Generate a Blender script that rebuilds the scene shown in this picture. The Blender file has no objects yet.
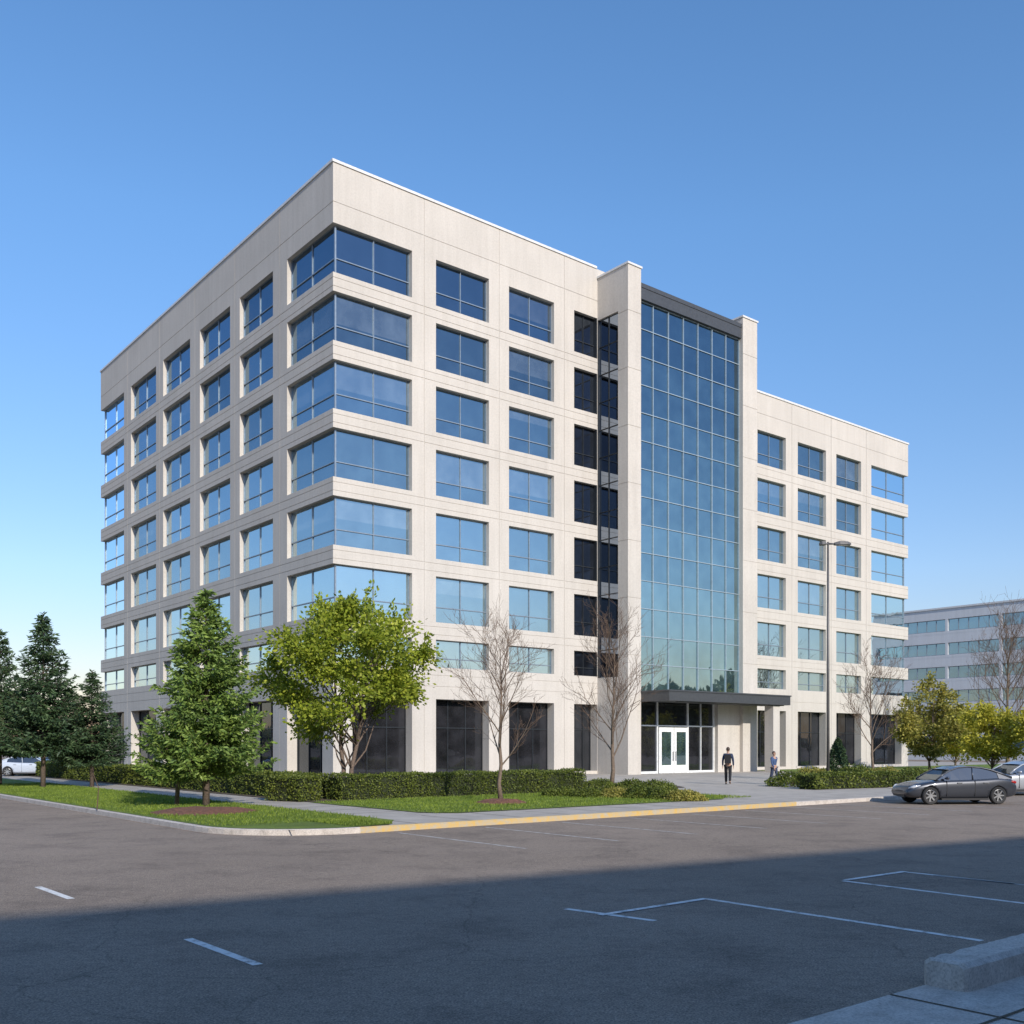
import bpy, bmesh, math, random
import numpy as np
from mathutils import Vector, Matrix, Quaternion
random.seed(7); rng=np.random.default_rng(7)
S=bpy.context.scene; COL=S.collection
H=2.2; F=1015.0; HZ=745.0
CX,CY=-10.49,59.5
ANG=math.atan2(.629,.777); ca,sa=math.cos(ANG),math.sin(ANG)
def W(u,v,z=0.0): return Vector((CX+u*ca-v*sa, CY+u*sa+v*ca, z))
def G(x,y,z=0.0):
    Y=(H-z)*F/(y-HZ); return Vector(((x-512)/F*Y,Y,z))
def XY(x,Y,z=0.0): return Vector(((x-512)/F*Y,Y,z))
# ------------------------------------------------------------ materials
def newmat(name):
    m=bpy.data.materials.new(name); m.use_nodes=True
    nt=m.node_tree; b=nt.nodes["Principled BSDF"]; return m,nt,b
def N(nt,t,**k):
    n=nt.nodes.new(t)
    for a,v in k.items(): setattr(n,a,v)
    return n
def coords(nt,scale=(1,1,1)):
    tc=N(nt,"ShaderNodeTexCoord"); mp=N(nt,"ShaderNodeMapping"); mp.inputs["Scale"].default_value=scale
    nt.links.new(tc.outputs["Object"],mp.inputs[0]); return mp.outputs[0]
def noise(nt,vec,scale,detail=4,rough=.55):
    n=N(nt,"ShaderNodeTexNoise"); n.inputs["Scale"].default_value=scale; n.inputs["Detail"].default_value=detail
    n.inputs["Roughness"].default_value=rough; nt.links.new(vec,n.inputs["Vector"]); return n.outputs["Fac"]
def ramp(nt,fac,stops):
    r=N(nt,"ShaderNodeValToRGB"); e=r.color_ramp.elements
    while len(e)<len(stops): e.new(.5)
    for i,(p,c) in enumerate(stops):
        e[i].position=p; e[i].color=(c[0],c[1],c[2],1)
    nt.links.new(fac,r.inputs[0]); return r.outputs[0]
def mult(nt,a,b,fac=1.0,mode='MULTIPLY'):
    m=N(nt,"ShaderNodeMix",data_type='RGBA',blend_type=mode); m.inputs[0].default_value=fac
    nt.links.new(a,m.inputs[6]); nt.links.new(b,m.inputs[7]); return m.outputs[2]
def bump(nt,b,h,strength=.3,dist=.02):
    n=N(nt,"ShaderNodeBump"); n.inputs["Strength"].default_value=strength; n.inputs["Distance"].default_value=dist
    nt.links.new(h,n.inputs["Height"]); nt.links.new(n.outputs[0],b.inputs["Normal"]); return n
def simple(name,col,rough=.5,metal=0,spec=.5,nscale=6,var=.12,bstr=0):
    m,nt,b=newmat(name); v=coords(nt); f=noise(nt,v,nscale)
    lo=tuple(c*(1-var) for c in col); hi=tuple(min(1,c*(1+var)) for c in col)
    nt.links.new(ramp(nt,f,[(.3,lo),(.7,hi)]),b.inputs["Base Color"])
    b.inputs["Roughness"].default_value=rough; b.inputs["Metallic"].default_value=metal
    b.inputs["Specular IOR Level"].default_value=spec
    if bstr: bump(nt,b,noise(nt,v,nscale*6),bstr,.01)
    return m
def concrete(name,col,stain=.10):
    m,nt,b=newmat(name); v=coords(nt)
    c1=ramp(nt,noise(nt,v,.22,6,.6),[(.25,tuple(c*(1-stain) for c in col)),(.75,tuple(c*(1+stain*.5) for c in col))])
    vs=coords(nt,(1.2,1.2,.09)); c2=ramp(nt,noise(nt,vs,1.6,6,.7),[(.3,(.80,.79,.77)),(.62,(1,1,1))])
    c3=ramp(nt,noise(nt,v,9,4,.8),[(.32,(.86,.86,.86)),(.6,(1,1,1))])
    nt.links.new(mult(nt,mult(nt,c1,c2,.5),c3),b.inputs["Base Color"])
    b.inputs["Roughness"].default_value=.85; b.inputs["Specular IOR Level"].default_value=.25
    bump(nt,b,noise(nt,v,22,5,.7),.25,.012); return m
M={}
M['conc']=concrete("precast_concrete",(.60,.56,.505))
M['conc2']=concrete("pale_concrete",(.66,.68,.70),.05)
M['brick']=simple("brown_brick",(.12,.085,.065),.9)
M['coping']=simple("coping",(.64,.64,.63),.5)
M['roof']=simple("roof_gravel",(.25,.25,.25),.9,nscale=30)
M['frame']=simple("aluminium_frame",(.26,.31,.36),.35,.4)
M['dframe']=simple("dark_frame",(.035,.04,.045),.4,.3)
M['wframe']=simple("white_frame",(.78,.79,.78),.4)
M['mull']=simple("mullion",(.38,.46,.51),.35,.3)
M['dark']=simple("dark_metal",(.085,.088,.092),.45,.4)
M['black']=simple("rubber",(.015,.015,.016),.7)
def glassmat(name,tint,base=.42,interior=(.012,.02,.03),blind=True,blindcol=(.30,.33,.34),bs=.5,ba=.26):
    m,nt,b=newmat(name); L=nt.links
    tc=N(nt,"ShaderNodeTexCoord"); oi=N(nt,"ShaderNodeObjectInfo"); sx=N(nt,"ShaderNodeSeparateXYZ")
    L.new(tc.outputs["Object"],sx.inputs[0])
    b.inputs["Roughness"].default_value=.6; b.inputs["Specular IOR Level"].default_value=.1
    if blind:
        r1=N(nt,"ShaderNodeMath",operation='MULTIPLY'); r1.inputs[1].default_value=7.31; L.new(oi.outputs["Random"],r1.inputs[0])
        fr=N(nt,"ShaderNodeMath",operation='FRACT'); L.new(r1.outputs[0],fr.inputs[0])
        th=N(nt,"ShaderNodeMath",operation='MULTIPLY_ADD'); th.inputs[1].default_value=4.2; th.inputs[2].default_value=1.0; L.new(fr.outputs[0],th.inputs[0])
        gt=N(nt,"ShaderNodeMath",operation='GREATER_THAN'); L.new(sx.outputs[2],gt.inputs[0]); L.new(th.outputs[0],gt.inputs[1])
        gm=N(nt,"ShaderNodeMath",operation='MULTIPLY'); L.new(gt.outputs[0],gm.inputs[0]); gm.inputs[1].default_value=ba
        mx=N(nt,"ShaderNodeMix",data_type='RGBA'); L.new(gm.outputs[0],mx.inputs[0])
        mx.inputs[6].default_value=(*interior,1); mx.inputs[7].default_value=(*blindcol,1)
        nz=ramp(nt,noise(nt,coords(nt),.8,3),[(.3,(.5,.5,.5)),(.7,(1.4,1.4,1.4))])
        L.new(mult(nt,mx.outputs[2],nz),b.inputs["Base Color"])
    else:
        nz=ramp(nt,noise(nt,coords(nt),.9,4),[(.3,tuple(c*.5 for c in interior)),(.72,tuple(c*2.2 for c in interior))])
        L.new(nz,b.inputs["Base Color"])
    g=N(nt,"ShaderNodeBsdfGlossy"); g.inputs["Roughness"].default_value=.015; g.inputs["Color"].default_value=(*tint,1)
    bp=N(nt,"ShaderNodeBump"); bp.inputs["Strength"].default_value=bs; bp.inputs["Distance"].default_value=.008
    L.new(noise(nt,coords(nt),.7,2),bp.inputs["Height"]); L.new(bp.outputs[0],g.inputs["Normal"])
    fr=N(nt,"ShaderNodeFresnel"); fr.inputs[0].default_value=1.5
    ma=N(nt,"ShaderNodeMath",operation='MULTIPLY_ADD',use_clamp=True); ma.inputs[1].default_value=1-base
    rr=N(nt,"ShaderNodeMath",operation='MULTIPLY_ADD'); rr.inputs[1].default_value=.14; rr.inputs[2].default_value=base-.07
    L.new(oi.outputs["Random"],rr.inputs[0]); L.new(fr.outputs[0],ma.inputs[0]); L.new(rr.outputs[0],ma.inputs[2])
    mix=N(nt,"ShaderNodeMixShader"); L.new(ma.outputs[0],mix.inputs[0]); L.new(b.outputs[0],mix.inputs[1]); L.new(g.outputs[0],mix.inputs[2])
    L.new(mix.outputs[0],nt.nodes["Material Output"].inputs[0]); return m
# sky reflection gradient put into the glass: darker upper floors, paler lower ones
def lerp3(a,b,t): return tuple(x+(y-x)*t for x,y in zip(a,b))
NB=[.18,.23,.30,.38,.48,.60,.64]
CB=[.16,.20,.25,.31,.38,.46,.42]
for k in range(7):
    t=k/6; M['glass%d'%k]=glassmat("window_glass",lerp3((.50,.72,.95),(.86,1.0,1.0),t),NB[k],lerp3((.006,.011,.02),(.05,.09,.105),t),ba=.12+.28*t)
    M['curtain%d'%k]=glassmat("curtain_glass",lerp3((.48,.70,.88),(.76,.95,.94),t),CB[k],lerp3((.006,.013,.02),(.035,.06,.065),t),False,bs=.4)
M['gglass']=glassmat("ground_floor_glass",(.5,.55,.6),.12,(.012,.012,.014),False)
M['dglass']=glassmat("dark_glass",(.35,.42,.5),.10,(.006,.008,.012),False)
M['sglass']=glassmat("recess_glass",(.25,.30,.38),.07,(.005,.006,.009),False)
M['fglass']=glassmat("far_glass",(.6,.8,.9),.5,(.05,.08,.1),True)
def asphalt():
    m,nt,b=newmat("asphalt"); v=coords(nt)
    big=ramp(nt,noise(nt,v,.11,6,.6),[(.3,(.235,.190,.152)),(.7,(.305,.248,.200))])
    fine=ramp(nt,noise(nt,v,46,3,.8),[(.34,(.48,.48,.48)),(.5,(.95,.95,.95)),(.68,(1.75,1.72,1.66))])
    mid=ramp(nt,noise(nt,v,9,5,.8),[(.34,(.78,.78,.78)),(.66,(1.15,1.15,1.15))])
    vs=coords(nt,(.5,.5,1)); st=ramp(nt,noise(nt,vs,1.4,7,.72),[(.36,(.78,.78,.79)),(.5,(1,1,1)),(.75,(1.1,1.1,1.08))])
    vo=N(nt,"ShaderNodeTexVoronoi",feature='DISTANCE_TO_EDGE'); vo.inputs["Scale"].default_value=.16
    wv=N(nt,"ShaderNodeVectorMath",operation='ADD'); nn=N(nt,"ShaderNodeTexNoise"); nn.inputs["Scale"].default_value=.9; nn.inputs["Detail"].default_value=5
    nt.links.new(v,nn.inputs["Vector"]); nt.links.new(v,wv.inputs[0]); nt.links.new(nn.outputs["Color"],wv.inputs[1]); nt.links.new(wv.outputs[0],vo.inputs["Vector"])
    cr=ramp(nt,vo.outputs["Distance"],[(.0,(.6,.6,.6)),(.0028,(1,1,1))])
    nt.links.new(mult(nt,mult(nt,mult(nt,mult(nt,big,fine),mid),st),cr,.6),b.inputs["Base Color"])
    b.inputs["Roughness"].default_value=.9; b.inputs["Specular IOR Level"].default_value=.2
    bump(nt,b,noise(nt,v,60,3,.8),.5,.01); return m
M['asph']=asphalt()
M['pave']=simple("paving",(.40,.365,.32),.85,nscale=1.2,var=.15,bstr=.3)
def kerbmat():
    m,nt,b=newmat("kerb_concrete"); v=coords(nt)
    c=ramp(nt,noise(nt,v,3.5,7,.75),[(.28,(.40,.35,.30)),(.5,(.58,.52,.46)),(.72,(.68,.62,.55))])
    c2=ramp(nt,noise(nt,v,38,4,.8),[(.32,(.6,.6,.6)),(.55,(1.05,1.05,1.05))])
    nt.links.new(mult(nt,c,c2),b.inputs["Base Color"]); b.inputs["Roughness"].default_value=.9; b.inputs["Specular IOR Level"].default_value=.2
    bump(nt,b,noise(nt,v,26,6,.8),.8,.014); return m
M['kerb']=kerbmat()
def worn(name,col,under,lo,hi):
    m,nt,b=newmat(name); v=coords(nt)
    f=noise(nt,v,5,8,.75)
    nt.links.new(ramp(nt,f,[(lo,under),(hi,col)]),b.inputs["Base Color"]); b.inputs["Roughness"].default_value=.8
    bump(nt,b,noise(nt,v,60,3,.8),.5,.01); return m
M['line']=worn("worn_white_paint",(.74,.73,.70),(.28,.26,.24),.36,.5)
M['faint']=worn("faded_white_paint",(.52,.50,.47),(.25,.23,.21),.4,.58)
M['yellow']=worn("yellow_kerb_paint",(.60,.39,.11),(.44,.39,.30),.38,.60)
def grass():
    m,nt,b=newmat("lawn_grass"); v=coords(nt)
    c=ramp(nt,noise(nt,v,.55,7,.65),[(.28,(.10,.15,.02)),(.5,(.16,.235,.03)),(.72,(.25,.31,.05))])
    f=ramp(nt,noise(nt,v,30,4,.8),[(.3,(.5,.5,.5)),(.7,(1.35,1.35,1.2))])
    nt.links.new(mult(nt,c,f),b.inputs["Base Color"]); b.inputs["Roughness"].default_value=.9
    bump(nt,b,noise(nt,v,45,3,.8),1,.04); return m
M['grass']=grass()
M['mulch']=simple("bark_mulch",(.17,.075,.045),.95,nscale=14,var=.5,bstr=1)
M['soil']=simple("planting_bed",(.09,.07,.045),.95,nscale=5,var=.4,bstr=.6)
def leafmat(name,stops,trans=.3):
    m,nt,b=newmat(name); L=nt.links
    ge=N(nt,"ShaderNodeNewGeometry"); c=ramp(nt,ge.outputs["Random Per Island"],stops)
    v=coords(nt); c2=ramp(nt,noise(nt,v,.9,3),[(.3,(.72,.76,.8)),(.7,(1.25,1.2,1.0))])
    cc=mult(nt,c,c2); L.new(cc,b.inputs["Base Color"]); b.inputs["Roughness"].default_value=.55; b.inputs["Specular IOR Level"].default_value=.3
    t=N(nt,"ShaderNodeBsdfTranslucent"); L.new(cc,t.inputs["Color"])
    mx=N(nt,"ShaderNodeMixShader"); mx.inputs[0].default_value=trans; L.new(b.outputs[0],mx.inputs[1]); L.new(t.outputs[0],mx.inputs[2])
    L.new(mx.outputs[0],nt.nodes["Material Output"].inputs[0]); return m
M['leaf']=leafmat("spring_leaves",[(0,(.16,.21,.022)),(.5,(.28,.35,.035)),(1,(.46,.49,.07))],.4)
M['yleaf']=leafmat("yellow_leaves",[(0,(.30,.30,.035)),(.5,(.48,.45,.06)),(1,(.64,.58,.11))],.4)
M['oleaf']=leafmat("olive_leaves",[(0,(.19,.20,.045)),(.5,(.31,.29,.07)),(1,(.42,.37,.10))],.35)
M['needle']=leafmat("spruce_needles",[(0,(.09,.16,.04)),(.5,(.18,.27,.06)),(1,(.29,.39,.10))],.25)
M['dneedle']=leafmat("dark_spruce_needles",[(0,(.028,.055,.028)),(.5,(.055,.10,.045)),(1,(.10,.155,.07))],.15)
M['wood']=leafmat("woodland_leaves",[(0,(.06,.085,.05)),(.5,(.10,.13,.075)),(1,(.15,.18,.10))],.2)
M['hedge']=leafmat("hedge_leaves",[(0,(.05,.075,.015)),(.5,(.11,.145,.025)),(1,(.19,.22,.045))],.25)
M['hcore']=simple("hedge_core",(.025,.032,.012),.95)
M['bark']=simple("bark",(.15,.11,.085),.9,nscale=12,var=.35,bstr=.8)
M['gbark']=simple("grey_bark",(.17,.125,.09),.9,nscale=12,var=.3,bstr=.6)
M['twig']=simple("twig_bark",(.11,.07,.045),.85,nscale=3,var=.25)
M['pole']=simple("lamp_pole_paint",(.13,.125,.12),.5,.3)
M['lens']=simple("lamp_lens",(.6,.6,.56),.3)
# ------------------------------------------------------------ mesh builder
class MB:
    def __init__(s): s.v=[]; s.f=[]
    def quad(s,a,b,c,d):
        i=len(s.v); s.v+=[tuple(a),tuple(b),tuple(c),tuple(d)]; s.f.append((i,i+1,i+2,i+3))
    def poly(s,pts):
        i=len(s.v); s.v+=[tuple(p) for p in pts]; s.f.append(tuple(range(i,i+len(pts))))
    def box(s,x0,x1,y0,y1,z0,z1):
        i=len(s.v); s.v+=[(x0,y0,z0),(x1,y0,z0),(x1,y1,z0),(x0,y1,z0),(x0,y0,z1),(x1,y0,z1),(x1,y1,z1),(x0,y1,z1)]
        for f in ((3,2,1,0),(4,5,6,7),(0,1,5,4),(1,2,6,5),(2,3,7,6),(3,0,4,7)): s.f.append(tuple(i+k for k in f))
    def tube(s,pts,rad,n=6,cap=True):
        pts=[Vector(p) for p in pts]; base=len(s.v); up=None
        for k,p in enumerate(pts):
            d=(pts[min(k+1,len(pts)-1)]-pts[max(k-1,0)]).normalized()
            if up is None:
                up=Vector((1,0,0)) if abs(d.x)<.8 else Vector((0,1,0))
            a=(up-d*up.dot(d)).normalized(); b=d.cross(a); up=a
            for j in range(n):
                t=2*math.pi*j/n; q=p+(a*math.cos(t)+b*math.sin(t))*rad[k]; s.v.append((q.x,q.y,q.z))
        for k in range(len(pts)-1):
            for j in range(n):
                s.f.append((base+k*n+j,base+k*n+(j+1)%n,base+(k+1)*n+(j+1)%n,base+(k+1)*n+j))
        if cap:
            s.f.append(tuple(base+j for j in range(n))[::-1]); e=base+(len(pts)-1)*n; s.f.append(tuple(e+j for j in range(n)))
    def mesh(s,name,mat=None,smooth=False):
        m=bpy.data.meshes.new(name); m.from_pydata(s.v,[],s.f)
        if mat: m.materials.append(mat)
        if smooth: m.polygons.foreach_set("use_smooth",[True]*len(m.polygons))
        m.update(); return m
def ob(name,mesh,parent=None,loc=(0,0,0),rot=(0,0,0),scale=None,label=None,category=None,group=None,kind=None):
    o=bpy.data.objects.new(name,mesh); COL.objects.link(o); o.location=loc; o.rotation_euler=rot
    if scale: o.scale=scale
    if parent: o.parent=parent
    if label: o["label"]=label
    if category: o["category"]=category
    if group: o["group"]=group
    if kind: o["kind"]=kind
    return o
def copytree(src,loc,rotz,scale=(1,1,1),label=None):
    def rec(o,par):
        c=o.copy(); COL.objects.link(c)
        if par: c.parent=par
        for ch in list(o.children): rec(ch,c)
        return c
    c=rec(src,None); c.location=loc; c.rotation_euler=(0,0,rotz); c.scale=scale
    if label: c["label"]=label
    return c
def evalmesh(o,name):
    dg=bpy.context.evaluated_depsgraph_get(); dg.update()
    m=bpy.data.meshes.new_from_object(o.evaluated_get(dg)); m.name=name
    bpy.data.objects.remove(o); return m
# ------------------------------------------------------------ facade grid
def facade(mb,P,s0,s1,z0,z1,openings,vg=(),hg=(),gw=.04,gd=.025,skip=None):
    SB={s0,s1}; ZB={z0,z1}
    for a,b,c,d,dep in openings: SB|={max(a,s0),min(b,s1)}; ZB|={c,d}
    for g in vg: SB|={g-gw/2,g+gw/2}
    for g in hg: ZB|={g-gw/2,g+gw/2}
    if skip: SB.add(skip)
    SB=sorted(x for x in SB if s0-1e-6<=x<=s1+1e-6); ZB=sorted(x for x in ZB if z0-1e-6<=x<=z1+1e-6)
    def clean(a):
        r=[a[0]]
        for x in a[1:]:
            if x-r[-1]>1e-4: r.append(x)
        return r
    SB=clean(SB); ZB=clean(ZB)
    D={}
    for i in range(len(SB)-1):
        sc=(SB[i]+SB[i+1])/2
        for j in range(len(ZB)-1):
            zc=(ZB[j]+ZB[j+1])/2; d=0.0; op=False
            for a,b,c,e,dep in openings:
                if a<sc<b and c<zc<e: d=dep; op=True
            if not op and (any(abs(sc-g)<gw/2 for g in vg) or any(abs(zc-g)<gw/2 for g in hg)): d=gd
            D[i,j]=(d,op)
    for (i,j),(d,op) in D.items():
        a,b,c,e=SB[i],SB[i+1],ZB[j],ZB[j+1]
        if not op: mb.quad(P(a,c,d),P(b,c,d),P(b,e,d),P(a,e,d))
        if (i+1,j) in D and D[i+1,j][0]!=d:
            d2=D[i+1,j][0]; mb.quad(P(b,c,d),P(b,c,d2),P(b,e,d2),P(b,e,d))
        if (i,j+1) in D and D[i,j+1][0]!=d:
            d2=D[i,j+1][0]
            if skip and (a+b)/2<skip and max(d,d2)>.1: continue
            mb.quad(P(a,e,d),P(b,e,d),P(b,e,d2),P(a,e,d2))
# ============================================================ MAIN BUILDING
BLD=ob("office_building",None,loc=W(0,0,0),rot=(0,0,ANG),label="pale concrete office building with blue windows and glazed tower",category="building")
DEP=.38
rowsM=[(32.86-4*k-(2.9 if k<6 else 1.75),32.86-4*k) for k in range(7)]
rowsW=[(28.5-4*k-(2.8 if k<5 else 1.7),28.5-4*k) for k in range(5)]+[(6.95,8.6)]
GF=(.35,5.1); GD=.8
colsR=[(7.32,11.55),(13.24,17.25),(19.13,21.38)]
colsL=[(7.9,13.0),(14.6,20.0),(21.9,27.5),(29.1,35.1)]
colsWg=[(39.8,43.7),(45.4,49.6),(51.2,55.2)]
PR=36.4; PW=31.6; ENDL=43.3; ENDW=63.4; WD=26.0
hg=[r[0]-.3 for r in rowsM[:6]]+[r[1]+.3 for r in rowsM[1:]]+[34.1,5.9,6.6]
hgL=hg
mb=MB()
op=[(0,5.52,a,b,DEP) for a,b in rowsM]+[(c0,c1,a,b,DEP) for c0,c1 in colsR for a,b in rowsM]
op+=[(1.3,5.52,GF[0],GF[1],GD)]+[(c0,c1,GF[0],GF[1],GD) for c0,c1 in colsR]
facade(mb,lambda s,z,d:(s,d,z),0,21.4,0,PR,op,vg=(6.42,12.4,18.2),hg=hg)
op=[(0,5.9,a,b,DEP) for a,b in rowsM]+[(36.9,43.3,a,b,DEP) for a,b in rowsM]+[(c0,c1,a,b,DEP) for c0,c1 in colsL for a,b in rowsM]
op+=[(1.3,5.9,GF[0],GF[1],GD),(36.9,42.0,GF[0],GF[1],GD)]+[(c0,c1,GF[0],GF[1],GD) for c0,c1 in colsL]
facade(mb,lambda s,z,d:(d,s,z),0,ENDL,0,PR,op,vg=(6.9,13.8,20.95,28.3,36.0),hg=hgL,skip=DEP)
op=[(0,6,a,b,DEP) for a,b in rowsM]
facade(mb,lambda s,z,d:(s,ENDL-d,z),0,36,0,PR,op,skip=DEP)
mb.quad((21.4,0,0),(36,0,0),(36,0,PR),(21.4,0,PR))
mb.quad((36,0,PW-1.0),(36,ENDL,PW-1.0),(36,ENDL,PR),(36,0,PR))
mb.quad((36,WD,0),(36,ENDL,0),(36,ENDL,PW-1.0),(36,WD,PW-1.0))
op=[(c0,c1,a,b,DEP) for c0,c1 in colsWg for a,b in rowsW]+[(56.9,63.4,a,b,DEP) for a,b in rowsW]
op+=[(c0,c1,GF[0],GF[1],GD) for c0,c1 in colsWg+[(56.9,62.2)]]
hw=[r[0]-.3 for r in rowsW[:5]]+[r[1]+.3 for r in rowsW[1:]]+[29.9,5.9]
facade(mb,lambda s,z,d:(s,d,z),36,ENDW,0,PW,op,vg=(44.55,50.4,56.05),hg=hw)
facade(mb,lambda s,z,d:(ENDW-d,s,z),0,WD,0,PW,[(0,6,a,b,DEP) for a,b in rowsW],skip=DEP)
mb.quad((36,WD,0),(ENDW,WD,0),(ENDW,WD,PW),(36,WD,PW))
TF=-3.06; TT=35.7
facade(mb,lambda s,z,d:(21.4+d,TF+s,z),0,3.06,0,TT,[(.98,3.06,7.0,32.7,.3)],hg=[8.5+4*k for k in range(7)])
facade(mb,lambda s,z,d:(s,TF+d,z),21.4,22.7,0,TT,[],hg=[8.5+4*k for k in range(7)])
mb.quad((22.7,TF,0),(22.7,TF+1.2,0),(22.7,TF+1.2,TT),(22.7,TF,TT))
mb.quad((21.4,TF,TT),(22.7,TF,TT),(22.7,0.6,TT),(21.4,0.6,TT))
mb.quad((21.4,TF+3.06,PR-1),(22.7,TF+3.06,PR-1),(22.7,TF+3.06,TT),(21.4,TF+3.06,TT))
facade(mb,lambda s,z,d:(s,TF+d,z),34.0,35.76,0,TT-.4,[],hg=[8.5+4*k for k in range(7)])
mb.quad((34.0,TF,0),(34.0,TF+1.2,0),(34.0,TF+1.2,TT-.4),(34.0,TF,TT-.4))
mb.quad((35.76,TF,0),(35.76,0,0),(35.76,0,TT-.4),(35.76,TF,TT-.4))
mb.quad((34.0,TF,TT-.4),(35.76,TF,TT-.4),(35.76,0.6,TT-.4),(34.0,0.6,TT-.4))
mb.quad((22.7,.3,34.8),(34.0,.3,34.8),(34,.3,PR-.5),(22.7,.3,PR-.5))
mb.box(31.4,33.998,-2.75,-2.0,0,5.4)
wall=ob("wall",mb.mesh("wall",M['conc']),BLD)
mb=MB()
def cop(x0,x1,y0,y1,z,h=.16): mb.box(x0,x1,y0,y1,z,z+h)
cop(-.07,21.3,-.07,.5,PR+.002); cop(-.07,.5,.502,ENDL+.07,PR+.002); cop(.502,36.1,ENDL-.5,ENDL+.07,PR+.002); cop(35.6,36.1,.502,ENDL-.502,PR+.002)
cop(36.102,ENDW+.07,-.07,.5,PW+.002); cop(ENDW-.5,ENDW+.07,.502,WD+.07,PW+.002); cop(36.102,ENDW-.502,WD-.5,WD+.07,PW+.002)
cop(21.33,22.77,TF-.07,.3,TT+.002,.14); cop(33.93,35.83,TF-.07,.3,TT-.398,.14)
ob("coping",mb.mesh("coping",M['coping']),BLD)
mb=MB(); mb.quad((.2,.2,PR-.9),(35.9,.2,PR-.9),(35.9,ENDL-.2,PR-.9),(.2,ENDL-.2,PR-.9)); mb.quad((36.01,.2,PW-.9),(ENDW-.2,.2,PW-.9),(ENDW-.2,WD-.2,PW-.9),(36.01,WD-.2,PW-.9))
mb.quad((22.7,TF+.4,34.75),(34,TF+.4,34.75),(34,.3,34.75),(22.7,.3,34.75))
ob("roof",mb.mesh("roof",M['roof']),BLD)
cache={}
def window(w,h,loc,rz,gm='glass0',fm='frame',trans=.34,nv=1,dep=DEP,fr=.05):
    key=(round(w,2),round(h,2),gm,fm,nv)
    if key not in cache:
        g=MB(); g.quad((0,dep-.04,0),(w,dep-.04,0),(w,dep-.04,h),(0,dep-.04,h))
        f=MB(); y0,y1=dep-.11,dep-.03; e=.002
        f.box(e,fr,y0,y1,e,h-e)
        if w<2.5 and dep<.5: f.box(w-.07,w-e,.012,y1,e,h-e)   # deep corner jamb, a dark liner added to darken the recess by colour
        else: f.box(w-fr,w-e,y0,y1,e,h-e)
        f.box(fr,w-fr,y0+.003,y1,e,fr); f.box(fr,w-fr,y0+.003,y1,h-fr,h-e)
        if trans: f.box(fr,w-fr,y0+.005,y1,h*trans-.03,h*trans+.03)
        for k in range(nv):
            x=w*(k+1)/(nv+1); f.box(x-.025,x+.025,y0+.008,y1,fr,h-fr)
        cache[key]=(g.mesh("window",M[gm]),f.mesh("frame",M[fm]))
    gme,fme=cache[key]
    o=ob("window",gme,BLD,loc,(0,0,rz)); ob("frame",fme,o); return o
def lwindow(z0,z1,su,sv,cx,cy,dx,dy,gm='glass0'):
    h=z1-z0; d=DEP-.04; g=MB(); f=MB()
    A=(dx*d,dy*d,0); B=(dx*su,dy*d,0); C=(dx*d,dy*sv,0)
    up=lambda p:(p[0],p[1],h)
    g.quad(A,B,up(B),up(A)); g.quad(C,A,up(A),up(C))
    def bx(x0,x1,y0,y1,a,b): f.box(min(dx*x0,dx*x1),max(dx*x0,dx*x1),min(dy*y0,dy*y1),max(dy*y0,dy*y1),a,b)
    o0,o1=d-.07,d+.01; t=h*.34
    for a,b in ((.002,.05),(t-.03,t+.03),(h-.05,h-.002)):
        bx(o0,su-.003,o0,o1,a,b); bx(o0+.002,o1,o1+.001,sv-.003,a,b)
    bx(o0-.01,o1+.01,o0-.01,o1+.01,.004,h-.004)
    for k in (1,2):
        x=d+(su-d)*k/2; x=min(x,su-.04)
        bx(x-.025,x+.025,o0+.004,o1-.002,.055,h-.055)
        y=d+(sv-d)*k/2; y=min(y,sv-.04)
        bx(o0+.004,o1-.002,y-.025,y+.025,.055,h-.055)
    o=ob("window",g.mesh("window",M[gm]),BLD,(cx,cy,z0)); ob("frame",f.mesh("frame",M['frame']),o)
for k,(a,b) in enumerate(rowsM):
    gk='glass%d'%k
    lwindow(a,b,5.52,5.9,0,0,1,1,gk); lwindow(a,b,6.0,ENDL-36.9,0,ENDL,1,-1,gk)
    for c0,c1 in colsR: window(c1-c0,b-a,(c0,0,a),0,gm='dglass' if c0>19 else gk,fm='dframe' if c0>19 else 'frame')  # tower's shade on the column beside it put into darker glass and frames
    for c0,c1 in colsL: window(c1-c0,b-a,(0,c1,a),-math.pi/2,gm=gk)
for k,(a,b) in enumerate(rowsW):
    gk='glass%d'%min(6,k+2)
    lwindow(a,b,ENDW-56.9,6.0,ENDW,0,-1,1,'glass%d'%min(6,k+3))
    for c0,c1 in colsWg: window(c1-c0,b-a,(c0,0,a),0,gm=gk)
for c0,c1 in [(1.3,5.52)]+colsR+colsWg+[(56.9,62.2)]: window(c1-c0,GF[1]-GF[0],(c0,0,GF[0]),0,'gglass','dframe',.62,2,GD)
for c0,c1 in [(1.3,5.9)]+colsL+[(36.9,42.0)]: window(c1-c0,GF[1]-GF[0],(0,c1,GF[0]),-math.pi/2,'gglass','dframe',.62,2,GD)
g=MB(); f=MB(); ux=21.4+.16
for k in range(13):
    z0=7+k*25.7/13; z1=z0+25.7/13
    g.quad((ux,TF+.98,z0),(ux,0,z0),(ux,0,z1),(ux,TF+.98,z1)); f.box(ux-.05,ux+.01,TF+1.0,-.01,z0-.03 if k else z0+.002,z0+.03)
f.box(ux-.055,ux+.008,-1.06,-1.0,7.002,32.69); f.box(ux-.055,ux+.008,TF+.982,TF+1.04,7.002,32.69); f.box(ux-.15,ux+.008,-.07,-.004,7.002,32.69)
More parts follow.
